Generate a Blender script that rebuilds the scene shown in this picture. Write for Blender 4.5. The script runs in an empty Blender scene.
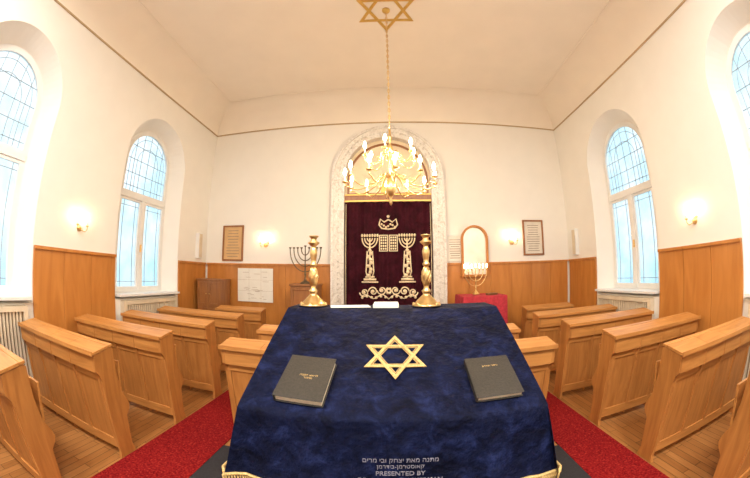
import bpy, bmesh, math, random
from math import sin, cos, pi, atan2, sqrt
from mathutils import Matrix, Vector, noise
from mathutils.geometry import tessellate_polygon
random.seed(4)
scn=bpy.context.scene
COL=bpy.context.collection

# ------------------------------------------------------------ materials
def new_mat(name):
    m=bpy.data.materials.new(name); m.use_nodes=True
    nt=m.node_tree; b=nt.nodes["Principled BSDF"]
    return m,nt,b
def N(nt,t,**k):
    n=nt.nodes.new(t)
    for a,v in k.items():
        if a in n.inputs.keys(): n.inputs[a].default_value=v
        else: setattr(n,a,v)
    return n
def ramp(nt,cols):
    r=nt.nodes.new("ShaderNodeValToRGB"); e=r.color_ramp.elements
    e[0].position,e[0].color=cols[0][0],(*cols[0][1],1)
    e[1].position,e[1].color=cols[-1][0],(*cols[-1][1],1)
    for p,c in cols[1:-1]:
        x=e.new(p); x.color=(*c,1)
    return r
def plain(name,col,rough=.6,metal=0,nscale=8,var=.06,bump=.0,emit=None,es=0):
    m,nt,b=new_mat(name)
    tc=N(nt,"ShaderNodeTexCoord"); no=N(nt,"ShaderNodeTexNoise"); no.inputs["Scale"].default_value=nscale; no.inputs["Detail"].default_value=4
    nt.links.new(tc.outputs["Object"],no.inputs["Vector"])
    r=ramp(nt,[(.3,tuple(c*(1-var) for c in col)),(.7,tuple(min(1,c*(1+var)) for c in col))])
    nt.links.new(no.outputs["Fac"],r.inputs[0]); nt.links.new(r.outputs[0],b.inputs["Base Color"])
    b.inputs["Roughness"].default_value=rough; b.inputs["Metallic"].default_value=metal
    if bump:
        bp=N(nt,"ShaderNodeBump"); bp.inputs["Strength"].default_value=bump; bp.inputs["Distance"].default_value=.02
        nt.links.new(no.outputs["Fac"],bp.inputs["Height"]); nt.links.new(bp.outputs[0],b.inputs["Normal"])
    if emit:
        b.inputs["Emission Color"].default_value=(*emit,1); b.inputs["Emission Strength"].default_value=es
    return m
def wood(name,c1,c2,axis=0,rough=.35,sc=1.0,sx=9):
    m,nt,b=new_mat(name)
    tc=N(nt,"ShaderNodeTexCoord"); mp=N(nt,"ShaderNodeMapping")
    s=[sx*sc]*3; s[axis]=1.0*sc
    mp.inputs["Scale"].default_value=s
    nt.links.new(tc.outputs["Object"],mp.inputs[0])
    no=N(nt,"ShaderNodeTexNoise"); no.inputs["Scale"].default_value=2.0; no.inputs["Detail"].default_value=7; no.inputs["Distortion"].default_value=.8
    nt.links.new(mp.outputs[0],no.inputs["Vector"])
    r=ramp(nt,[(.25,c1),(.5,tuple((a+b_)/2 for a,b_ in zip(c1,c2))),(.75,c2)])
    nt.links.new(no.outputs["Fac"],r.inputs[0]); nt.links.new(r.outputs[0],b.inputs["Base Color"])
    b.inputs["Roughness"].default_value=rough
    bp=N(nt,"ShaderNodeBump"); bp.inputs["Strength"].default_value=.04; bp.inputs["Distance"].default_value=.01
    nt.links.new(no.outputs["Fac"],bp.inputs["Height"]); nt.links.new(bp.outputs[0],b.inputs["Normal"])
    return m
M_wall=plain("plaster_cream",(.88,.85,.79),.85,nscale=3,var=.015,bump=.03)
M_ceil=plain("plaster_ceiling",(.90,.82,.71),.9,nscale=2,var=.02)
M_trimline=plain("ochre_line",(.50,.36,.20),.6)
M_white=plain("white_paint",(.84,.84,.82),.4,var=.02)
M_pew=wood("pew_oak",(.42,.165,.038),(.64,.295,.08),0,.42)
M_pewv=wood("pew_oak_vertical",(.36,.135,.030),(.55,.235,.06),2,.42)
M_pan=wood("wainscot_wood",(.46,.165,.03),(.62,.26,.06),2,.33,.6,6)
M_dark=wood("dark_walnut",(.10,.04,.015),(.20,.085,.03),0,.35)
M_mid=wood("cabinet_wood",(.24,.09,.03),(.38,.16,.05),2,.35)
M_brass=plain("brass",(.78,.55,.24),.30,1.0,nscale=30,var=.12)
M_gold=plain("gold_paint",(.72,.47,.13),.4,.6,nscale=20,var=.1)
M_goldthread=plain("gold_thread",(.64,.44,.17),.5,.3,nscale=160,var=.4,bump=.4)
M_cream=plain("embroidery_cream",(.88,.74,.50),.7,nscale=90,var=.15,bump=.2)
M_paper=plain("paper",(.85,.82,.74),.8,var=.03)
M_black=plain("black_mat",(.018,.018,.022),.8,nscale=60,var=.3)
M_lead=plain("window_lead",(.30,.36,.40),.6)
M_bulb=plain("lamp_bulb",(1,.9,.7),.4,emit=(1,.76,.46),es=300)
M_sbulb=plain("sconce_bulb",(1,.9,.7),.4,emit=(1,.70,.38),es=75)
M_mbulb=plain("small_bulb",(1,.9,.7),.4,emit=(1,.75,.42),es=22)
M_candle=plain("candle_sleeve",(.88,.82,.68),.5,var=.02)
M_bookc=plain("book_cover",(.036,.031,.024),.45,nscale=120,var=.3,bump=.15)
M_page=plain("book_pages",(.72,.63,.47),.8,nscale=80,var=.12)
M_redcloth=plain("red_cloth",(.45,.025,.04),.8,nscale=30,var=.2)
M_radi=plain("radiator_enamel",(.72,.62,.46),.45)
M_iron=plain("dark_bronze",(.16,.12,.07),.4,.8)
M_lun=plain("lunette_plaster",(.84,.72,.52),.6,nscale=5,var=.06)
def mk_carpet():
    m,nt,b=new_mat("red_carpet")
    tc=N(nt,"ShaderNodeTexCoord"); no=N(nt,"ShaderNodeTexNoise"); no.inputs["Scale"].default_value=55; no.inputs["Detail"].default_value=3
    nt.links.new(tc.outputs["Object"],no.inputs["Vector"])
    r=ramp(nt,[(.35,(.13,.004,.006)),(.55,(.24,.010,.011)),(.75,(.38,.04,.025))])
    nt.links.new(no.outputs["Fac"],r.inputs[0]); nt.links.new(r.outputs[0],b.inputs["Base Color"]); b.inputs["Roughness"].default_value=1.0
    b.inputs["Specular IOR Level"].default_value=.1
    bp=N(nt,"ShaderNodeBump"); bp.inputs["Strength"].default_value=.5; bp.inputs["Distance"].default_value=.01
    nt.links.new(no.outputs["Fac"],bp.inputs["Height"]); nt.links.new(bp.outputs[0],b.inputs["Normal"])
    return m
M_carpet=mk_carpet()
def mk_velvet(name,c1,c2,c3,sc,sheen=.04):
    m,nt,b=new_mat(name)
    tc=N(nt,"ShaderNodeTexCoord")
    n1=N(nt,"ShaderNodeTexNoise"); n1.inputs["Scale"].default_value=sc; n1.inputs["Detail"].default_value=9; n1.inputs["Roughness"].default_value=.68; n1.inputs["Distortion"].default_value=.5
    nt.links.new(tc.outputs["Object"],n1.inputs["Vector"])
    r=ramp(nt,[(.36,c1),(.53,c2),(.74,c3)])
    nt.links.new(n1.outputs["Fac"],r.inputs[0]); nt.links.new(r.outputs[0],b.inputs["Base Color"])
    b.inputs["Roughness"].default_value=.65
    b.inputs["Sheen Weight"].default_value=sheen; b.inputs["Sheen Roughness"].default_value=.3
    b.inputs["Sheen Tint"].default_value=(*[min(1,c*4+.05) for c in c3],1)
    b.inputs["Specular IOR Level"].default_value=.08
    n2=N(nt,"ShaderNodeTexNoise"); n2.inputs["Scale"].default_value=sc*2; n2.inputs["Detail"].default_value=6; nt.links.new(tc.outputs["Object"],n2.inputs["Vector"])
    bp=N(nt,"ShaderNodeBump"); bp.inputs["Strength"].default_value=.7; bp.inputs["Distance"].default_value=.025
    nt.links.new(n2.outputs["Fac"],bp.inputs["Height"]); nt.links.new(bp.outputs[0],b.inputs["Normal"])
    return m
M_velvet=mk_velvet("blue_velvet",(.0018,.0026,.010),(.0042,.0068,.028),(.015,.023,.085),11,.03)
M_maroon=mk_velvet("maroon_velvet",(.022,.003,.006),(.042,.005,.011),(.07,.010,.020),6,.03)
def mk_marble():
    m,nt,b=new_mat("white_marble")
    tc=N(nt,"ShaderNodeTexCoord"); n1=N(nt,"ShaderNodeTexNoise"); n1.inputs["Scale"].default_value=5; n1.inputs["Detail"].default_value=9; n1.inputs["Distortion"].default_value=2.5
    nt.links.new(tc.outputs["Object"],n1.inputs["Vector"])
    r=ramp(nt,[(.40,(.66,.62,.56)),(.5,(.86,.83,.78)),(.58,(.72,.68,.62)),(.66,(.88,.86,.82))])
    nt.links.new(n1.outputs["Fac"],r.inputs[0]); nt.links.new(r.outputs[0],b.inputs["Base Color"]); b.inputs["Roughness"].default_value=.35
    return m
M_marble=mk_marble()
def mk_floor():
    m,nt,b=new_mat("parquet")
    tc=N(nt,"ShaderNodeTexCoord"); mp=N(nt,"ShaderNodeMapping"); mp.inputs["Rotation"].default_value=(0,0,pi/2)
    nt.links.new(tc.outputs["Object"],mp.inputs[0])
    br=N(nt,"ShaderNodeTexBrick"); br.inputs["Scale"].default_value=1; br.inputs["Brick Width"].default_value=.7; br.inputs["Row Height"].default_value=.09
    br.inputs["Mortar Size"].default_value=.003; br.inputs["Color1"].default_value=(.48,.22,.07,1); br.inputs["Color2"].default_value=(.34,.14,.04,1); br.inputs["Mortar"].default_value=(.08,.035,.01,1)
    nt.links.new(mp.outputs[0],br.inputs["Vector"])
    mp2=N(nt,"ShaderNodeMapping"); mp2.inputs["Scale"].default_value=(18,1.5,1); nt.links.new(tc.outputs["Object"],mp2.inputs[0])
    no=N(nt,"ShaderNodeTexNoise"); no.inputs["Scale"].default_value=2; no.inputs["Detail"].default_value=5; nt.links.new(mp2.outputs[0],no.inputs["Vector"])
    mx=N(nt,"ShaderNodeMixRGB"); mx.blend_type='MULTIPLY'; mx.inputs[0].default_value=.5
    r=ramp(nt,[(.3,(.55,.5,.45)),(.7,(1,1,1))]); nt.links.new(no.outputs["Fac"],r.inputs[0])
    nt.links.new(br.outputs["Color"],mx.inputs[1]); nt.links.new(r.outputs[0],mx.inputs[2]); nt.links.new(mx.outputs[0],b.inputs["Base Color"])
    b.inputs["Roughness"].default_value=.28
    return m
M_floor=mk_floor()
def mk_glass():
    m=bpy.data.materials.new("cathedral_glass"); m.use_nodes=True; nt=m.node_tree; nt.nodes.clear()
    o=N(nt,"ShaderNodeOutputMaterial"); tr=N(nt,"ShaderNodeBsdfTransparent"); tl=N(nt,"ShaderNodeBsdfTranslucent"); gl=N(nt,"ShaderNodeBsdfGlossy"); gl.inputs["Roughness"].default_value=.15
    tc=N(nt,"ShaderNodeTexCoord"); no=N(nt,"ShaderNodeTexNoise"); no.inputs["Scale"].default_value=1.3; no.inputs["Detail"].default_value=3
    nt.links.new(tc.outputs["Object"],no.inputs["Vector"])
    r=ramp(nt,[(.38,(.66,.87,.95)),(.58,(.97,.99,1.0))]); nt.links.new(no.outputs["Fac"],r.inputs[0]); nt.links.new(r.outputs[0],tr.inputs[0])
    tl.inputs[0].default_value=(.75,.88,.95,1)
    m1=N(nt,"ShaderNodeMixShader"); m1.inputs[0].default_value=.2; nt.links.new(tr.outputs[0],m1.inputs[1]); nt.links.new(tl.outputs[0],m1.inputs[2])
    m2=N(nt,"ShaderNodeMixShader"); m2.inputs[0].default_value=.04; nt.links.new(m1.outputs[0],m2.inputs[1]); nt.links.new(gl.outputs[0],m2.inputs[2])
    nt.links.new(m2.outputs[0],o.inputs[0])
    return m
M_glass=mk_glass()

# ------------------------------------------------------------ mesh builder
I4=Matrix.Identity(4)
class MB:
    def __init__(s): s.v=[];s.f=[];s.m=[];s.s=[]
    def add(s,vs,fs,m=0,M=I4,smooth=False):
        o=len(s.v); s.v+= [M@Vector(v) for v in vs]
        for f in fs: s.f.append([i+o for i in f]); s.m.append(m); s.s.append(smooth)
    def box(s,x0,x1,y0,y1,z0,z1,m=0,M=I4):
        vs=[(x,y,z) for z in(z0,z1) for y in(y0,y1) for x in(x0,x1)]
        s.add(vs,[(0,2,3,1),(4,5,7,6),(0,1,5,4),(2,6,7,3),(0,4,6,2),(1,3,7,5)],m,M)
    def prism(s,poly,x0,x1,m=0,M=I4):      # poly in (y,z), extruded along x
        n=len(poly); vs=[(x0,a,b) for a,b in poly]+[(x1,a,b) for a,b in poly]
        t=tessellate_polygon([[Vector((a,b,0)) for a,b in poly]])
        fs=[tuple(x) for x in t]+[tuple(i+n for i in reversed(x)) for x in t]
        fs+=[(i,(i+1)%n,(i+1)%n+n,i+n) for i in range(n)]
        s.add(vs,fs,m,M)
    def plate(s,loops,t,m=0,M=I4,both=True):      # loops in local xy, extruded z 0..t
        flat=[p for l in loops for p in l]; n=len(flat)
        tri=tessellate_polygon([[Vector((a,b,0)) for a,b in l] for l in loops])
        vs=[(a,b,0) for a,b in flat]; fs=[tuple(x) for x in tri]
        if t:
            vs+=[(a,b,t) for a,b in flat]; fs+=[tuple(i+n for i in reversed(x)) for x in tri]
            o=0
            for l in loops:
                k=len(l); fs+=[(o+i,o+(i+1)%k,o+(i+1)%k+n,o+i+n) for i in range(k)]; o+=k
        s.add(vs,fs,m,M)
    def lathe(s,prof,M=I4,seg=20,m=0,smooth=True):
        vs=[];fs=[]
        for r,z in prof:
            for k in range(seg):
                a=2*pi*k/seg; vs.append((max(r,1e-4)*cos(a),max(r,1e-4)*sin(a),z))
        for j in range(len(prof)-1):
            for k in range(seg):
                k2=(k+1)%seg; fs.append((j*seg+k,j*seg+k2,(j+1)*seg+k2,(j+1)*seg+k))
        fs.append(tuple(range(seg)));fs.append(tuple((len(prof)-1)*seg+k for k in range(seg)))
        s.add(vs,fs,m,M,smooth)
    def ball(s,c,r,m=0,seg=12,sz=1):
        n=7; s.lathe([(r*sin(pi*i/n),-r*sz*cos(pi*i/n)) for i in range(n+1)],Matrix.Translation(c),seg,m)
    def tube(s,pts,r,m=0,seg=8,M=I4,taper=None):
        pts=[Vector(p) for p in pts]; vs=[];fs=[]; n=len(pts)
        up=Vector((0,0,1))
        for i,p in enumerate(pts):
            d=(pts[min(i+1,n-1)]-pts[max(i-1,0)]).normalized()
            if i==0:
                a=d.cross(up)
                if a.length<.1: a=d.cross(Vector((1,0,0)))
                a.normalize()
            else:
                a=(a-d*a.dot(d)); a.normalize()
            b=d.cross(a); rr=r if taper is None else r*(1+(taper-1)*i/(n-1))
            for k in range(seg):
                t=2*pi*k/seg; vs.append(p+a*cos(t)*rr+b*sin(t)*rr)
        for j in range(n-1):
            for k in range(seg):
                k2=(k+1)%seg; fs.append((j*seg+k,j*seg+k2,(j+1)*seg+k2,(j+1)*seg+k))
        fs.append(tuple(range(seg)));fs.append(tuple((n-1)*seg+k for k in range(seg)))
        s.add(vs,fs,m,M,True)
    def build(s,name,mats,bevel=0,parent=None,loc=None,recalc=True):
        me=bpy.data.meshes.new(name); me.from_pydata([tuple(v) for v in s.v],[],s.f)
        for i,p in enumerate(me.polygons): p.material_index=s.m[i]; p.use_smooth=s.s[i]
        if not isinstance(mats,(list,tuple)): mats=[mats]
        for mt in mats: me.materials.append(mt)
        if recalc:
            bm=bmesh.new(); bm.from_mesh(me); bmesh.ops.recalc_face_normals(bm,faces=bm.faces); bm.to_mesh(me); bm.free()
        ob=bpy.data.objects.new(name,me); COL.objects.link(ob)
        if bevel:
            b=ob.modifiers.new("bevel",'BEVEL'); b.width=bevel; b.segments=2; b.limit_method='ANGLE'; b.angle_limit=math.radians(40)
        if parent: ob.parent=parent
        if loc: ob.location=loc
        return ob
T=Matrix.Translation
def frameM(o,x,y,z):
    m=Matrix.Identity(4)
    for i,a in enumerate((x,y,z)):
        for r in range(3): m[r][i]=a[r]
    for r in range(3): m[r][3]=o[r]
    return m
def arch(c,half,z0,spring,n=28):
    p=[(c-half,z0),(c+half,z0)]
    for i in range(n+1):
        a=pi*i/n; p.append((c+half*cos(a),spring+half*sin(a)))
    return p
def rect(a,b,c,d): return [(a,c),(b,c),(b,d),(a,d)]
def text_mesh(body,name,size,M,mat,parent,extr=.001,offset=0.0):
    c=bpy.data.curves.new(name,'FONT'); c.body=body; c.size=size; c.extrude=extr; c.align_x='CENTER'; c.align_y='CENTER'; c.offset=offset; c.resolution_u=3
    o=bpy.data.objects.new(name+"_src",c); COL.objects.link(o)
    bpy.context.view_layer.update()
    dg=bpy.context.evaluated_depsgraph_get()
    me=bpy.data.meshes.new_from_object(o.evaluated_get(dg)); me.name=name
    bpy.data.objects.remove(o)
    me.transform(M); me.materials.clear(); me.materials.append(mat)
    ob=bpy.data.objects.new(name,me); COL.objects.link(ob); ob.parent=parent
    return ob

# ------------------------------------------------------------ room
XW=4.0; YB=6.17; YR=-4.2; ZC=4.92; RC=.55; ZT=ZC+RC
WINY=[4.26,1.06,-2.14]; SPR=3.58; REC=.27
b=MB(); b.box(-XW,XW,YR,YB,-.1,0); b.build("floor",M_floor)
for side,nm in((-1,"left"),(1,"right")):
    b=MB(); M=frameM((side*XW,0,0),(0,1,0),(0,0,1),(side,0,0))
    outer=[(YR,0),(YB,0),(YB,ZC),(YR,ZC)]
    holes=[arch(y,.84,1.22,SPR) for y in WINY]
    b.plate([outer]+holes,0,0,M)
    for y in WINY:
        lo=arch(y,.84,1.22,SPR); li=arch(y,.66,1.30,SPR); n=len(lo)
        vs=[(p[0],p[1],0) for p in lo]+[(p[0],p[1],REC) for p in li]
        b.add(vs,[(i,(i+1)%n,(i+1)%n+n,i+n) for i in range(n)],0,M,False)
        lb=arch(y,.95,1.1,SPR)
        b.plate([lb,li],.02,0,M@T((0,0,REC+.08)))
        b.plate([lb,arch(y,.655,1.295,SPR)],.01,0,M@T((0,0,REC)))
    b.build("wall_"+nm,M_wall,recalc=False)
b=MB(); b.box(-XW,XW,YB,YB+.15,0,ZC+.3); b.build("wall_back",M_wall)
b=MB(); b.box(-XW,XW,YR-.15,YR,0,ZC+.3); b.build("wall_rear",M_wall)
b=MB(); n=12; rings=[]
for i in range(n+1):
    t=pi/2*i/n; d=RC*(1-cos(t)); z=ZC+RC*sin(t)
    rings.append([(-XW+d,YR+d,z),(XW-d,YR+d,z),(XW-d,YB-d,z),(-XW+d,YB-d,z)])
for k in range(4):     # four coved sides, smooth along the curve
    vs=[];fs=[]
    for r_ in rings: vs+=[r_[k],r_[(k+1)%4]]
    for i in range(n): fs.append((2*i,2*i+1,2*i+3,2*i+2))
    b.add(vs,fs,0,smooth=True)
b.add(rings[-1],[(3,2,1,0)],0)
b.build("ceiling",M_ceil,recalc=False)
b=MB(); d=RC-.02
o=[(-XW+d,YR+d),(XW-d,YR+d),(XW-d,YB-d),(-XW+d,YB-d)]; q=.05
b.plate([o,[(-XW+d+q,YR+d+q),(XW-d-q,YR+d+q),(XW-d-q,YB-d-q),(-XW+d+q,YB-d-q)]],.012,0,T((0,0,ZT-.015)))
b.build("trim_5",M_ceil)
for i,(x0,x1,y0,y1) in enumerate([(-XW,-XW+.02,YR,YB),(XW-.02,XW,YR,YB),(-XW,XW,YB-.02,YB),(-XW,XW,YR,YR+.02)]):
    b=MB(); b.box(x0,x1,y0,y1,ZC-.016,ZC+.008); b.build("trim_%d"%(i+1),M_trimline)

# windows
def window(side,yc,idx):
    b=MB(); X0=side*(XW+REC)
    M=frameM((X0,0,0),(0,1,0),(0,0,1),(side,0,0))
    W=.655
    b.plate([arch(yc,W,1.30,SPR),arch(yc,W-.055,1.355,SPR)],.07,0,M@T((0,0,.01)))
    b.box(yc-W+.03,yc+W-.03,2.90,2.99,-.01,.08,0,M)      # transom
    b.box(yc-.04,yc+.04,1.33,2.93,-.005,.08,0,M)         # mullion
    for s in(-1,1):
        a,c=sorted((yc+s*.045,yc+s*(W-.055)))
        b.plate([rect(a,c,1.355,2.895),rect(a+.04,c-.04,1.395,2.855)],.05,0,M@T((0,0,.005)))
    b.plate([arch(yc,W-.058,2.99,SPR),arch(yc,W-.09,3.025,SPR)],.05,0,M@T((0,0,.005)))
    L=.0045; zz=.034
    def bar(a,c,e,f): b.box(a,c,e,f,zz-.004,zz+.004,2,M)
    for s in(-1,1):
        lo,hi=sorted((yc+s*.09,yc+s*.555))
        for k in(.18,.82): yy=lo+(hi-lo)*k; bar(yy-L,yy+L,1.4,2.85)
        for z in(1.48,2.77): bar(lo,hi,z-L,z+L)
    for k in(-2,-1,0,1,2):
        yy=yc+k*.19; h=sqrt(max(0,.56**2-(k*.19)**2)); bar(yy-L,yy+L,3.03,SPR+h)
    for z in(3.12,3.35,3.60,3.85):
        h=.56 if z<=SPR else sqrt(.56**2-(z-SPR)**2); bar(yc-h,yc+h,z-L,z+L)
    for rr in(.48,.30):
        pts=[(yc+rr*cos(pi*i/24),SPR+rr*sin(pi*i/24),zz) for i in range(25)]
        pts=[(yc+rr,3.03,zz)]+pts+[(yc-rr,3.03,zz)]
        b.tube(pts,.005,2,6,M)
    b.plate([arch(yc,W-.02,1.32,SPR)],0,1,M@T((0,0,.04)))
    b.box(yc-.012,yc+.012,2.0,2.13,-.03,-.005,3,M)
    b.box(yc-.80,yc+.80,1.265,1.30,-REC-.10,.0,0,M)
    b.build("window_%d"%idx,[M_white,M_glass,M_lead,M_brass],recalc=False)
    r=MB(); M2=frameM((side*XW,0,0),(0,1,0),(0,0,1),(-side,0,0))
    r.plate([rect(yc-.72,yc+.72,.12,1.20),rect(yc-.66,yc+.66,.18,1.14)],.10,0,M2@T((0,0,.005)))
    y=yc-.65
    while y<yc+.65:
        r.box(y,y+.028,.17,1.15,.04,.085,0,M2); y+=.05
    r.box(yc-.66,yc+.66,.17,1.15,.012,.03,1,M2)
    for yy in(yc-.6,yc+.55): r.box(yy,yy+.05,0,.13,.01,.09,0,M2)
    r.build("radiator_cover",[M_radi,M_mid])
i=1
for side in(-1,1):
    for y in WINY: window(side,y,i); i+=1

# wainscot
def wains(M,a,c,h=1.89):
    b=MB(); b.box(a,c,0,h,.001,.022,0,M)
    n=max(1,round((c-a)/.5)); w=(c-a)/n
    for k in range(n):
        b.box(a+k*w+.004,a+(k+1)*w-.004,.12,h-.03,.02,.032,0,M)
    b.box(a,c,h-.03,h+.012,.001,.055,0,M); b.box(a,c,0,.12,.001,.045,0,M)
    b.build("wainscot_panel",M_pan,bevel=.003)
for side in(-1,1):
    M=frameM((side*XW,0,0),(0,1,0),(0,0,1),(-side,0,0))
    for a,c in((YR+.05,-2.99),(-1.29,.21),(1.91,3.41),(5.11,YB-.06)): wains(M,a,c)
M=frameM((0,YB,0),(1,0,0),(0,0,1),(0,-1,0))
wains(M,-XW+.06,-1.08); wains(M,1.18,XW-.06)

# carpets
for x0,x1 in((-2.2,-1.5),(1.70,2.27)):
    b=MB(); b.box(x0,x1,YR+.1,5.0,.001,.014); b.build("carpet_runner",M_carpet)
b=MB(); b.box(-1.49,1.69,YR+.1,2.45,.001,.02); b.build("floor_mat",M_black)

# ------------------------------------------------------------ pews
def pew(x0,x1,y0,z0=0):
    b=MB()
    end=[(.0,.85),(-.005,.985),(.01,1.0),(.20,1.04),(.225,1.02),(.24,.80),(.27,.62),(.33,.52),(.345,.47),(.33,.43),(.285,.38),(.27,.10),(.30,0),(.075,0),(.095,.06),(.085,.40),(.055,.76),(.03,.82)]
    for a,c in((x0,x0+.035),(x1-.035,x1)): b.prism(end,a,c,1,T((0,y0,z0)))
    M=T((0,y0,z0))
    n=max(2,round((x1-x0)/.40)); w=(x1-x0-.07)/n
    for k in range(n):     # hinged book-box lids, one per seat
        a=x0-.012 if k==0 else x0+.035+k*w+.002; c=x1+.012 if k==n-1 else x0+.035+(k+1)*w-.002
        b.prism([(-.02,1.0),(.16,1.037),(.16,1.059),(-.022,1.022)],a,c,0,M)
    b.prism([(.164,1.038),(.215,1.045),(.215,1.067),(.164,1.060)],x0-.012,x1+.012,0,M)
    b.prism([(-.034,.99),(-.022,.99),(-.022,1.034),(-.034,1.034)],x0-.012,x1+.012,0,M)   # lip
    b.prism([(.002,.84),(.020,.84),(.016,1.0),(-.003,1.0)],x0+.03,x1-.03,0,M)       # box front
    b.prism([(.002,.84),(.21,.84),(.21,.86),(.002,.86)],x0+.03,x1-.03,0,M)         # box floor
    b.prism([(.195,.84),(.235,.48),(.255,.48),(.22,1.03),(.195,1.02)],x0+.03,x1-.03,0,M)  # sitter's back
    y1,y2=.052,.115
    sl=lambda z:y1+(.85-z)/.76*(y2-y1)
    b.prism([(sl(.85),.85),(sl(.85)+.02,.85),(sl(.09)+.02,.09),(sl(.09),.09)],x0+.03,x1-.03,1,M)        # rear panel
    for z1,z2 in((.77,.85),(.09,.19)):
        b.prism([(sl(z2)-.014,z2),(sl(z2)+.01,z2),(sl(z1)+.01,z1),(sl(z1)-.014,z1)],x0+.03,x1-.03,0,M)
    for k in range(n+1):
        x=x0+.035+k*w; a,c=max(x0+.03,x-.028),min(x1-.03,x+.028)
        b.prism([(sl(.80)-.013,.80),(sl(.80)+.01,.80),(sl(.12)+.01,.12),(sl(.12)-.013,.12)],a,c,1,M)
        if 0<k<n:
            b.prism([(-.006,.84),(-.006,1.0),(.004,1.0),(.004,.84)],x-.006,x+.006,1,M)
            b.prism([(.012,.84),(.06,.84),(.068,.66),(.055,.66)],x-.014,x+.014,1,M)
            b.prism([(.12,.46),(.30,.46),(.27,.05),(.12,.05)],x-.012,x+.012,1,M)
            b.prism([(.262,.50),(.315,.60),(.335,.88),(.315,.88),(.29,.60),(.25,.52)],x0+.05+(k-1)*w,x-.02,0,M) # tipped-up seats
        if k==n: b.prism([(.262,.50),(.315,.60),(.335,.88),(.315,.88),(.29,.60),(.25,.52)],x0+.05+(k-1)*w,x1-.05,0,M)
    b.build("pew",[M_pew,M_pewv],bevel=.004)
for y in(-1.05,-.15,.74,1.64,2.55,3.46,4.36):
    pew(-3.86,-2.22,y); pew(2.3,3.86,y)
pew(-1.48,1.6,2.6); pew(-1.48,1.6,3.5)
pew(-3.15,-2.2,5.25); pew(2.5,3.5,5.25)

# ------------------------------------------------------------ reading desk + velvet cover
CX=.10; HW=.625; YF=1.10; ZF=1.17; YK=1.83; ZK=1.51; YE=2.08
b=MB()
b.prism([(YF+.04,0.02),(YE-.03,.02),(YE-.03,ZK-.03),(YK,ZK-.03),(YF+.04,ZF-.03)],CX-.56,CX+.56,0)
b.box(CX-.6,CX+.6,YF+.01,YE,.02,.12,0)
b.prism([(YF+.005,ZF-.035),(YK,ZK-.035),(YE-.01,ZK-.035),(YE-.01,ZK-.012),(YK,ZK-.012),(YF+.005,ZF-.012)],CX-.615,CX+.615,0)
for s in(-1,1):
    for z0,z1 in((.18,.22),(.75,.79)): b.box(CX+s*.56-.012,CX+s*.56+.012,YF+.06,YE-.05,z0,z1,0)
desk=b.build("reading_desk",M_mid,bevel=.006)
b=MB()
ZB=.845
prof=[]
for i in range(15): t=i/14; prof.append((1.03+.07*t**.6,ZB+(ZF-.015-ZB)*t,1-t))
prof.append((YF+.006,ZF-.003,0))
nS=26
for i in range(1,nS+1): t=i/nS; prof.append((YF+.006+(YK-YF-.006)*t,ZF+(ZK-ZF)*t,0))
for i in range(1,8): prof.append((YK+(YE-YK)*i/7,ZK,0))
iF=14; iE=len(prof)-1
for i in range(1,11): t=i/10; prof.append((YE+.01+.05*t,ZK-(ZK-.9)*t,t))
nx=64; vs=[];fs=[]
for j,(y,z,h) in enumerate(prof):
    for i in range(nx+1):
        u=-1+2*i/nx; x=CX+u*(HW+.07*h)
        n=noise.noise(Vector((x*5,y*5,z*5)))*.0035
        yy=y
        if h>0: yy+= (-1 if j<iF else 1)*h*(.018*sin(u*11+1)+.012*sin(u*23))
        vs.append((x,yy,z+n))
W=nx+1
for j in range(len(prof)-1):
    for i in range(nx): fs.append((j*W+i,j*W+i+1,(j+1)*W+i+1,(j+1)*W+i))
b.add(vs,fs,0,smooth=True)
for s in(-1,1):
    vs=[];fs=[]; cols=list(range(iF,iE+1)); nd=14
    for c,j in enumerate(cols):
        y,z,_=prof[j]; k=c/(len(cols)-1)
        for d in range(nd+1):
            t=d/nd
            zz=z+(ZB-z)*t
            yy=y+(-.07*(1-k)*t + .05*k*t)
            xx=CX+s*(HW+.07*t+t*(.02*sin(k*22)+.01*sin(k*45)) *min(1,k*8)*min(1,(1-k)*8))
            vs.append((xx,yy,zz))
    for c in range(len(cols)-1):
        for d in range(nd): fs.append((c*(nd+1)+d,c*(nd+1)+d+1,(c+1)*(nd+1)+d+1,(c+1)*(nd+1)+d))
    b.add(vs,fs,0,smooth=True)
cover=b.build("velvet_table_cover",M_velvet)
b=MB()
def frow(p0,p1,n,f):
    for i in range(n+1):
        p=Vector(p0).lerp(Vector(p1),i/n)+Vector(f(i/n)); b.tube([p+Vector((0,0,.012)),p+Vector((0,0,-.045))],.0045,0,5)
    b.tube([Vector(p0).lerp(Vector(p1),i/30)+Vector(f(i/30))+Vector((0,0,.012)) for i in range(31)],.008,0,6)
frow((CX-HW-.07,1.028,ZB),(CX+HW+.07,1.028,ZB),130,lambda t:(0,-(.018*sin((2*t-1)*11+1)+.012*sin((2*t-1)*23)),0))
for s in(-1,1): frow((CX+s*(HW+.07),1.03,ZB),(CX+s*(HW+.07),YE+.05,ZB),100,lambda t,s=s:(s*(.02*sin(t*22)+.01*sin(t*45)+.004),0,0))
b.build("gold_fringe",M_goldthread,parent=cover)
al=atan2(ZK-ZF,YK-YF)
def slope(x,y,off=.006,rot=0):
    z=ZF+(y-YF)*math.tan(al)
    return frameM(Vector((x,y,z))+Vector((0,-sin(al),cos(al)))*off,(1,0,0),(0,cos(al),sin(al)),(0,-sin(al),cos(al)))@Matrix.Rotation(rot,4,'Z')
def star_loops(R,w):
    out=[]
    for a0 in(pi/2,-pi/2):
        o=[(R*cos(a0+2*pi*k/3),R*sin(a0+2*pi*k/3)) for k in range(3)]
        r=R-2*w; i=[(r*cos(a0+2*pi*k/3),r*sin(a0+2*pi*k/3)) for k in range(3)]
        out.append([o,i])
    return out
b=MB()
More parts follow.
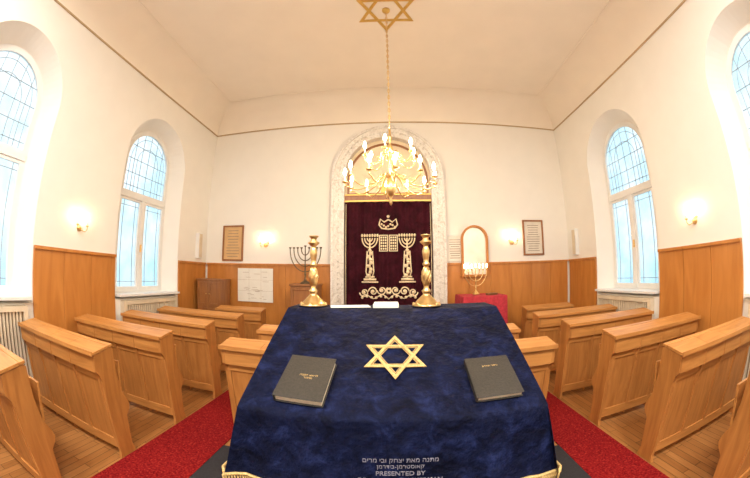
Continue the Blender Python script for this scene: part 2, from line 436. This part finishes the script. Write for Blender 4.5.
for k,l in enumerate(star_loops(.16,.015)): b.plate(l,.004,0,slope(CX+.01,1.44,.005+.0015*k))
for k,l in enumerate(star_loops(.122,.003)): b.plate(l,.003,0,slope(CX+.01,1.44,.005+.0015*k))
b.build("embroidered_star",M_goldthread,parent=cover)
def fM(z,x=CX+.03):
    t=(z-ZB)/(ZF-.015-ZB); y=1.03+.07*max(0,t)**.6
    return frameM((x,y-.032,z),(1,0,0),(0,.1,.995),(0,-.995,.1))
M_thr=plain("pale_thread",(.20,.19,.23),.7,nscale=100,var=.25)
text_mesh("םירמ יבו קחצי תאמ הנתמ","hebrew_line",.027,fM(1.012),M_thr,cover)
text_mesh("ןמרדיב-ןמרטסואק","hebrew_line_small",.024,fM(.985),M_thr,cover)
text_mesh("PRESENTED BY","dedication_text",.028,fM(.955),M_thr,cover,offset=.0003)
text_mesh("DR. & MRS. I. ZUCKERMAN","dedication_names",.027,fM(.925),M_thr,cover,offset=.0003)
def book(x,y,rot,w,h,t):
    b=MB(); M=slope(x,y,.004,rot)
    b.box(-w/2,w/2,-h/2,h/2,0,.004,0,M); b.box(-w/2,w/2,-h/2,h/2,t-.004,t,0,M)
    b.box(-w/2-.003,-w/2+.004,-h/2,h/2,0,t,0,M); b.box(-w/2+.004,w/2-.006,-h/2+.006,h/2-.006,.004,t-.004,1,M)
    o=b.build("prayer_book",[M_bookc,M_page],bevel=.0015)
    return o,M
bk,MM=book(-.262,1.265,-.07,.205,.265,.036)
text_mesh("הנשה שארל\nרוזחמ","cover_title",.016,MM@T((.01,.0,.0365)),M_goldthread,bk,.0003)
bk,MM=book(.525,1.27,.03,.20,.245,.028)
text_mesh("םילהת רודיס","cover_title",.014,MM@T((0,.06,.0285)),M_goldthread,bk,.0003)
def candlestick(x,y,z):
    p=[(.0,0),(.088,0),(.09,.008),(.082,.016),(.07,.022),(.062,.032),(.045,.05),(.028,.066),(.02,.075),(.026,.085),(.03,.095),(.02,.105),(.015,.115),(.019,.135),(.027,.165),(.030,.19),(.026,.215),(.017,.235),(.014,.245),(.023,.255),(.023,.263),(.015,.272),(.017,.29),(.023,.32),(.024,.34),(.017,.362),(.013,.372),(.022,.382),(.034,.392),(.038,.40),(.022,.408),(.017,.418),(.022,.43),(.03,.437),(.03,.443),(.012,.444),(.0,.44)]
    b=MB(); b.lathe(p,T((x,y,z+.002)),24,0)
    for k in range(8):
        a=2*pi*k/8; b.ball((x+.079*cos(a),y+.079*sin(a),z+.018),.009,0,8)
        b.tube([(x+r*cos(a+q),y+r*sin(a+q),z+h) for r,h,q in((.016,.13,0),(.0255,.16,.5),(.0295,.19,1.0),(.025,.215,1.5),(.015,.24,2))],.004,0,5)
    b.build("candlestick",M_brass)
candlestick(-.395,1.945,ZK+.002); candlestick(.31,1.945,ZK+.002)
b=MB(); b.box(-.12,.12,-.07,.07,0,.002,0,T((-.16,1.93,ZK+.005))@Matrix.Rotation(.2,4,'Z')); b.build("paper_sheet",M_paper)
b=MB(); M=T((.06,1.94,ZK+.004)); b.box(-.075,.075,-.09,.09,0,.022,0,M);b.box(-.07,.078,-.085,.085,.003,.019,1,M); b.build("white_booklet",[M_paper,M_page],bevel=.002)

# ------------------------------------------------------------ ark
AX=.05
b=MB()
for k in range(2): b.box(AX-1.9+.25*k,AX+2.3-.25*k,5.05+.22*k,YB-.06,.001+.17*k,.17+.17*k)
b.build("ark_platform",M_carpet)
Z0=.34
b=MB(); M=frameM((AX,YB-.001,0),(1,0,0),(0,0,1),(0,-1,0))
b.plate([arch(0,1.10,Z0+.01,3.63,40),arch(0,.87,Z0+.02,3.63,40)],.16,0,M)
for r1,r2,t in((1.12,1.07,.19),(.91,.86,.19),(1.0,.98,.175)):
    b.plate([arch(0,r1,Z0+.01,3.63,40),arch(0,r2,Z0+.011,3.63,40)],t,0,M)
for s in(-1,1):
    b.box(s*.985-.14,s*.985+.14,3.57,3.63,0,.20,0,M); b.box(s*.985-.14,s*.985+.14,Z0+.01,Z0+.25,0,.21,0,M)
for k in range(33):
    a=pi*(k+.5)/33; b.ball((AX+.985*cos(a),YB-.155,3.63+.985*sin(a)),.032,0,8)
for s in(-1,1):
    for k in range(26): b.ball((AX+s*.985,YB-.155,.75+k*.11),.028,0,8)
b.plate([arch(0,.88,3.16,3.63,40)],.02,1,M)
b.plate([arch(0,.82,3.28,3.58,30),arch(0,.78,3.32,3.58,30)],.05,2,M)
b.box(-.87,.87,3.15,3.25,0,.12,2,M); b.box(-.87,.87,3.12,3.15,0,.14,3,M); b.box(-.87,.87,3.25,3.275,0,.14,3,M)
for k in range(9):
    a=pi*(k+.5)/9; b.tube([(.16*cos(a),3.42+.16*sin(a),.03),(.6*cos(a),3.42+.62*sin(a),.03)],.006,1,6,M)
b.plate([arch(0,.14,3.32,3.42,16)],.05,3,M)
b.box(-.87,.87,Z0+.01,3.1,.0,.01,2,M)
ark=b.build("torah_ark",[M_marble,M_lun,M_mid,M_gold],bevel=.004)
b=MB(); vs=[];fs=[]; nx=150; nz=10
for j in range(nz+1):
    z=Z0+.06+(3.12-Z0-.06)*j/nz
    for i in range(nx+1):
        u=i/nx; vs.append((AX-.86+1.72*u,YB-.085+.014*sin(u*75)+.008*sin(u*31+z),z))
for j in range(nz):
    for i in range(nx): fs.append((j*(nx+1)+i,j*(nx+1)+i+1,(j+1)*(nx+1)+i+1,(j+1)*(nx+1)+i))
b.add(vs,fs,0,smooth=True); b.build("ark_curtain",M_maroon,parent=ark)
b=MB(); M=frameM((AX,YB-.115,0),(1,0,0),(0,0,1),(0,-1,0))
def tb(pts,r=.012): b.tube([(p[0],p[1],0) for p in pts],r,0,6,M)
for s in(-1,1):
    cx=s*.36
    for rr in(.05,.10,.15):
        tb([(cx+rr*cos(pi+pi*i/14),2.40+rr*1.25*sin(pi+pi*i/14)) for i in range(15)],.013)
        for q in(-1,1): b.ball(M@Vector((cx+q*rr,2.45,0)),.022,0,8,1.5)
    b.ball(M@Vector((cx,2.45,0)),.022,0,8,1.5)
    tb([(cx,2.4),(cx,1.62)],.016)
    for k in range(9): b.ball(M@Vector((cx+.035*sin(k*2.2),2.16-k*.06,0)),.036,0,8)
    for q in(-1,1): tb([(cx+q*.05,2.15),(cx+q*.075,1.75),(cx+q*.05,1.66)],.013)
    tb([(cx-.12,1.60),(cx+.12,1.60)],.022); tb([(cx-.09,1.65),(cx+.09,1.65)],.016); tb([(cx-.16,1.55),(cx+.16,1.55)],.016)
    for k in range(3):
        c0=(s*(.13+.17*k),1.39-.02*k)
        tb([(c0[0]+s*(.09-.0035*i)*cos(i*.42),c0[1]+(.09-.0035*i)*sin(i*.42)*(1 if k%2 else -1)) for i in range(22)],.013)
        b.ball(M@Vector((c0[0],c0[1],0)),.03,0,8)
    for q in range(6): b.ball(M@Vector((s*(.06+.09*q),1.26+.015*sin(q*2),0)),.027,0,8)
    tb([(0,1.22)]+[(s*(.05+.05*i),1.27+.04*sin(i)) for i in range(10)],.010)
    tb([(s*.83,.5),(s*.83,3.08)],.006)
    tb([(0,2.76),(s*.08,2.71),(s*.15,2.77),(s*.18,2.66),(s*.13,2.59),(0,2.57)],.015)
b.ball(M@Vector((0,2.82,0)),.03,0,8)
for k in range(7): b.ball(M@Vector((-.13+.043*k,2.64+.03*cos(k*1.5),0)),.022,0,8)
for k in range(6): b.ball(M@Vector((.045*cos(k*pi/3),1.38+.045*sin(k*pi/3),0)),.028,0,8)
for s in(-1,1):
    b.plate([rect(s*.095-.085,s*.095+.085,2.14,2.46),rect(s*.095-.07,s*.095+.07,2.155,2.445)],.012,0,M)
    for k in range(5):
        for q in(-1,0,1): b.box(s*.095+q*.042-.015,s*.095+q*.042+.015,2.175+k*.054,2.21+k*.054,0,.008,0,M)
b.build("curtain_embroidery",M_cream,parent=ark)

# ------------------------------------------------------------ ceiling star + chandelier
CHX,CHY=.10,3.4
b=MB(); M=frameM((CHX,CHY,ZT-.001),(1,0,0),(0,-1,0),(0,0,-1))
for k,l in enumerate(star_loops(.48,.045)): b.plate(l,.012+.002*k,0,M)
b.lathe([(.0,0),(.06,0),(.055,.03),(.02,.06),(.0,.06)],M,16,0)
b.build("ceiling_star",M_gold)
b=MB(); M=T((CHX,CHY,0))
z=ZT-.06
b.tube([(0,0,3.3),(0,0,z)],.006,0,6,M)
k=0
while z>3.5:
    R_=Matrix.Rotation(pi/2*(k%2),4,'Z')
    b.tube([(.014*cos(t*pi/5),0,z-.03+.03*sin(t*pi/5)) for t in range(11)],.004,0,5,M@R_); z-=.048; k+=1
b.lathe([(0,3.40),(.012,3.39),(.018,3.30),(.03,3.27),(.015,3.23),(.014,3.2),(.035,3.15),(.04,3.10),(.03,3.05),(.014,3.01),(.012,2.95),(.025,2.92),(.025,2.88),(.012,2.85),(.014,2.80),(.035,2.76),(.055,2.71),(.06,2.66),(.05,2.61),(.028,2.57),(.014,2.54),(.02,2.51),(.014,2.48),(0,2.46)],M,20,0)
def arm(a,r,zh,zc):
    R_=M@Matrix.Rotation(a,4,'Z')
    P=[(.02,zh),(.10,zh+.03),(.20*r/.5,zh-.08),(.36*r/.5,zh-.14),(.47*r/.5,zh-.10),(r,zc-.04),(r,zc)]
    pts=[]
    for i in range(len(P)-1):
        p0=P[max(i-1,0)];p1=P[i];p2=P[i+1];p3=P[min(i+2,len(P)-1)]
        for t in(0,.25,.5,.75):
            q=[.5*((2*p1[d])+(-p0[d]+p2[d])*t+(2*p0[d]-5*p1[d]+4*p2[d]-p3[d])*t*t+(-p0[d]+3*p1[d]-3*p2[d]+p3[d])*t**3) for d in(0,1)]
            pts.append((q[0],0,q[1]))
    pts.append((r,0,zc)); b.tube(pts,.007,0,6,R_)
    b.tube([(.24*r/.5+.035*cos(t*.6)*(1-t/14),0,zh-.06+.035*sin(t*.6)*(1-t/14)) for t in range(12)],.004,0,5,R_)
    b.lathe([(0,zc-.01),(.025,zc),(.036,zc+.010),(.014,zc+.012),(.014,zc+.02),(0,zc+.02)],R_@T((r,0,0)),12,0)
    b.lathe([(.010,zc+.015),(.010,zc+.085),(0,zc+.085)],R_@T((r,0,0)),8,1)
    b.lathe([(.006,zc+.085),(.015,zc+.10),(.018,zc+.115),(.013,zc+.14),(.004,zc+.165),(0,zc+.17)],R_@T((r,0,0)),8,2)
for k in range(12): arm(2*pi*k/12+.1,.51,2.78,2.72)
for k in range(6): arm(2*pi*k/6+.35,.30,3.06,3.02)
b.build("chandelier",[M_brass,M_candle,M_bulb])

# sconces
def sconce(p,nrm,bulb=M_sbulb):
    n=Vector(nrm); t=Vector((0,0,1)).cross(n)
    M=frameM(p,t,Vector((0,0,1)),n); b=MB()
    b.lathe([(0,0),(.045,0),(.045,.008),(.03,.02),(.012,.03),(0,.03)],M@T((0,-.04,0.001)),16,0)
    for s in(-1,1):
        b.tube([(0,-.04,.02),(s*.02,-.07,.05),(s*.06,-.085,.08),(s*.09,-.05,.09),(s*.09,-.02,.09)],.006,0,6,M)
        Mv=M@T((s*.09,0,.09))@Matrix.Rotation(-pi/2,4,'X')
        b.lathe([(0,-.02),(.02,-.015),(.028,0),(.01,.002),(0,.002)],Mv,12,0)
        b.lathe([(.010,0),(.010,.065),(0,.065)],Mv,8,1)
        b.lathe([(.006,.065),(.013,.08),(.016,.095),(.011,.12),(.003,.145),(0,.147)],Mv,8,2)
    b.build("wall_sconce",[M_brass,M_candle,bulb])
for s in(-1,1):
    for y in(2.66,-.54): sconce((s*XW,y,2.24),(-s,0,0))
sconce((-2.5,YB,2.33),(0,-1,0)); sconce((2.6,YB,2.33),(0,-1,0))

# ------------------------------------------------------------ furniture at the back wall
def cabinet(x0,x1,y0,y1,z0,z1,mat,doors=2):
    b=MB(); b.box(x0,x1,y0,y1,z0+.06,z1-.03); b.box(x0-.02,x1+.02,y0-.025,y1,z1-.035,z1); b.box(x0+.02,x1-.02,y0+.02,y1,z0+.001,z0+.06)
    w=(x1-x0)/doors; M=frameM((0,y0,0),(1,0,0),(0,0,1),(0,-1,0))
    for k in range(doors):
        a=x0+k*w
        for za,zb in((z0+.1,z0+(z1-z0)*.62),(z0+(z1-z0)*.65,z1-.06)):
            b.plate([rect(a+.015,a+w-.015,za,zb),rect(a+.06,a+w-.06,za+.05,zb-.05)],.015,0,M)
            b.ball((a+(w-.04 if k==0 else .04),y0-.03,(za+zb)/2),.014,1,8)
    b.build("cabinet",[mat,M_brass],bevel=.004)
cabinet(-3.86,-3.28,5.62,6.05,0,1.56,M_mid)
cabinet(-1.72,-1.24,5.5,5.98,.341,1.52,M_mid,1)
def menorah(name,x,y,z,H,Wd,mat,bulb=None,arms=4):
    b=MB(); M=T((x,y,z+.002)); hb=H*.93
    b.lathe([(0,0),(.13*H,0),(.13*H,.015),(.10*H,.03),(.04*H,.06),(.02*H,.09),(.02*H,.2*H),(.035*H,.23*H),(.02*H,.26*H),(.018*H,.45*H),(.03*H,.48*H),(.015*H,.5*H),(.012*H,hb),(0,hb)],M,16,0)
    for k in range(1,arms+1):
        r=Wd/2*k/arms
        cz=hb-.02-.04*H; ry=(cz-.30*H)*k/arms
        b.tube([(r*cos(pi+pi*i/18),0,cz+ry*sin(pi+pi*i/18)) for i in range(19)],.011*H+.002,0,6,M)
        for s in(-1,1): b.lathe([(.008,cz),(.01,cz+.02*H),(.03*H,cz+.035*H),(.035*H,cz+.06*H),(.01,cz+.062*H),(0,cz+.062*H)],M@T((s*r,0,0)),10,0)
    b.lathe([(.008,hb),(.03*H,hb+.01*H),(.035*H,hb+.035*H),(0,hb+.036*H)],M,10,0)
    if bulb:
        for k in range(-arms,arms+1):
            zz=hb+.02*H; b.lathe([(.006,zz),(.006,zz+.035),(.010,zz+.045),(.010,zz+.06),(.003,zz+.075),(0,zz+.076)],M@T((Wd/2*k/arms,0,0)),8,1)
    b.build(name,[mat]+([bulb] if bulb else []))
menorah("menorah",-1.5,5.72,1.52,.74,.60,M_iron)
TX0,TX1=1.30,2.08
b=MB(); b.box(TX0+.04,TX1-.04,5.20,5.80,1.25,1.30,1)
for x in(TX0+.07,TX1-.11):
    for y in(5.25,5.73): b.box(x,x+.045,y,y+.045,.342,1.25,1)
vs=[];fs=[]; loop=[]
nn=120
for i in range(nn):
    t=i/nn*4; k=int(t); f=t-k
    c=[(TX0,5.16),(TX1,5.16),(TX1,5.84),(TX0,5.84)]
    loop.append(Vector(c[k]).lerp(Vector(c[(k+1)%4]),f))
ctr=Vector(((TX0+TX1)/2,5.5))
for lv,(z,o) in enumerate(((1.305,0),(1.27,.008),(1.0,.02),(.78,.03))):
    for i,p in enumerate(loop):
        d=(p-ctr).normalized(); w=o*(1+.5*sin(i*.8)); vs.append((p.x+d.x*w,p.y+d.y*w,z))
for lv in range(3):
    for i in range(nn): fs.append((lv*nn+i,lv*nn+(i+1)%nn,(lv+1)*nn+(i+1)%nn,(lv+1)*nn+i))
b.add(vs,fs,0,smooth=True); b.add(vs[:nn],[tuple(range(nn))],0)
b.build("side_table",[M_redcloth,M_mid])
menorah("electric_menorah",1.62,5.55,1.308,.50,.42,M_brass,M_mbulb,3)
b=MB(); M=T((1.86,5.36,1.308))@Matrix.Rotation(.3,4,'Z')
b.box(-.09,.09,-.06,.06,0,.03,0,M); b.box(-.085,.093,-.055,.055,.004,.026,1,M); b.build("small_book",[M_dark,M_page])
M=frameM((0,YB-.002,0),(1,0,0),(0,0,1),(0,-1,0))
b=MB(); b.plate([arch(1.76,.28,1.62,2.36,20),arch(1.76,.235,1.665,2.36,20)],.05,0,M@T((0,0,.056))); b.plate([arch(1.76,.25,1.64,2.36,20)],.01,1,M@T((0,0,.058)))
b.build("arched_wall_mirror",[M_pan,plain("mirror_silver",(.92,.84,.70),.3,1.0)])
def pic(name,x0,x1,z0,z1,fm,inner,w=.035,mat_in=None,lines=8,off=0):
    b=MB(); MM=M@T((0,0,off)); b.plate([rect(x0,x1,z0,z1),rect(x0+w,x1-w,z0+w,z1-w)],.03,0,MM); b.box(x0+w*.8,x1-w*.8,z0+w*.8,z1-w*.8,.002,.012,1,MM)
    for k in range(lines):
        z=z1-w-.08-(z1-z0-2*w-.14)*k/max(1,lines-1); q=random.uniform(.7,1)*.5
        cx=(x0+x1)/2; hw=(x1-x0-2*w)*.42*q*2*.9; b.box(cx-hw,cx+hw,z-.006,z+.006,.012,.0135,2,MM)
    b.build(name,[fm,inner,plain("faded_ink",(.30,.22,.15),.8)])
pic("framed_document",-3.55,-3.03,1.95,2.72,M_mid,plain("parchment",(.66,.42,.20),.8),lines=10)
pic("framed_document",2.86,3.35,2.02,2.76,M_mid,plain("old_paper",(.74,.68,.58),.8),lines=12)
pic("wall_notice",1.20,1.54,1.93,2.45,M_white,M_paper,.01,lines=9)
b=MB(); M3=M@T((0,0,.057)); b.box(-3.12,-2.30,1.10,1.80,0,.006,0,M3)
for k in range(22):
    x=random.uniform(-3.05,-2.5); z=random.uniform(1.15,1.75); w=random.uniform(.04,.16); b.box(x,x+w,z,z+.008,.006,.007,1,M3)
for z in(1.33,1.56): b.box(-3.12,-2.30,z-.002,z+.002,.006,.0068,1,M3)
for x in(-2.85,-2.57): b.box(x-.002,x+.002,1.10,1.80,.006,.0068,1,M3)
b.build("wall_map",[M_paper,plain("map_ink",(.5,.42,.33),.8)])
for s in(-1,1):
    b=MB(); Ms=frameM((s*XW,0,0),(0,1,0),(0,0,1),(-s,0,0))
    b.box(5.72,5.86,1.98,2.52,.002,.09,0,Ms); b.box(5.735,5.845,2.0,2.50,.09,.1,1,Ms); b.build("column_speaker",[M_white,M_radi],bevel=.006)

# added fill lights in invented housings, on the ceiling behind the camera
def fill_lamp(x,y,power):
    b=MB(); b.plate([rect(-.65,.65,-.65,.65),rect(-.6,.6,-.6,.6)],.06,0,T((x,y,ZT-.061))); b.box(-.6,.6,-.6,.6,.045,.055,0,T((x,y,ZT-.061)))
    b.build("fill_light_housing",M_white)
    l=bpy.data.lights.new("ceiling_fill_light",'AREA'); l.size=1.18; l.energy=power; l.color=(1,.96,.90)
    o=bpy.data.objects.new("ceiling_fill_light",l); COL.objects.link(o); o.location=(x,y,ZT-.03)
fill_lamp(-1.8,-1.2,235); fill_lamp(1.8,-1.2,235)

# ------------------------------------------------------------ world
w=bpy.data.worlds.new("sky"); scn.world=w; w.use_nodes=True; nt=w.node_tree; bg=nt.nodes["Background"]
tc=nt.nodes.new("ShaderNodeTexCoord"); sp=nt.nodes.new("ShaderNodeSeparateXYZ"); nt.links.new(tc.outputs["Generated"],sp.inputs[0])
r=ramp(nt,[(.0,(.30,.50,.55)),(.45,(.56,.78,.90)),(.6,(.80,.92,1.0)),(1,(.88,.96,1))])
mr=nt.nodes.new("ShaderNodeMapRange"); mr.inputs[1].default_value=-1; nt.links.new(sp.outputs["Z"],mr.inputs[0]); nt.links.new(mr.outputs[0],r.inputs[0]); nt.links.new(r.outputs[0],bg.inputs[0])
bg.inputs[1].default_value=1.2

scn.view_settings.view_transform='Standard'; scn.view_settings.look='None'; scn.view_settings.exposure=.3

# ------------------------------------------------------------ camera (fisheye lens)
cam=bpy.data.cameras.new("camera"); co=bpy.data.objects.new("camera",cam); COL.objects.link(co); scn.camera=co
R3=Matrix.Rotation(.0495,3,'Z')@Matrix.Rotation(pi/2+.1088,3,'X')@Matrix.Rotation(-.005,3,'Z')
co.matrix_world=T((.091,0,1.72))@R3.to_4x4()
cam.type='PANO'; cam.sensor_width=36; cam.sensor_fit='HORIZONTAL'; cam.clip_start=.01; cam.lens=15
cam.panorama_type='FISHEYE_LENS_POLYNOMIAL'; cam.fisheye_fov=pi
cam.fisheye_polynomial_k0=0; cam.fisheye_polynomial_k1=-1/(315.2/750*36); cam.fisheye_polynomial_k2=0; cam.fisheye_polynomial_k3=0; cam.fisheye_polynomial_k4=0
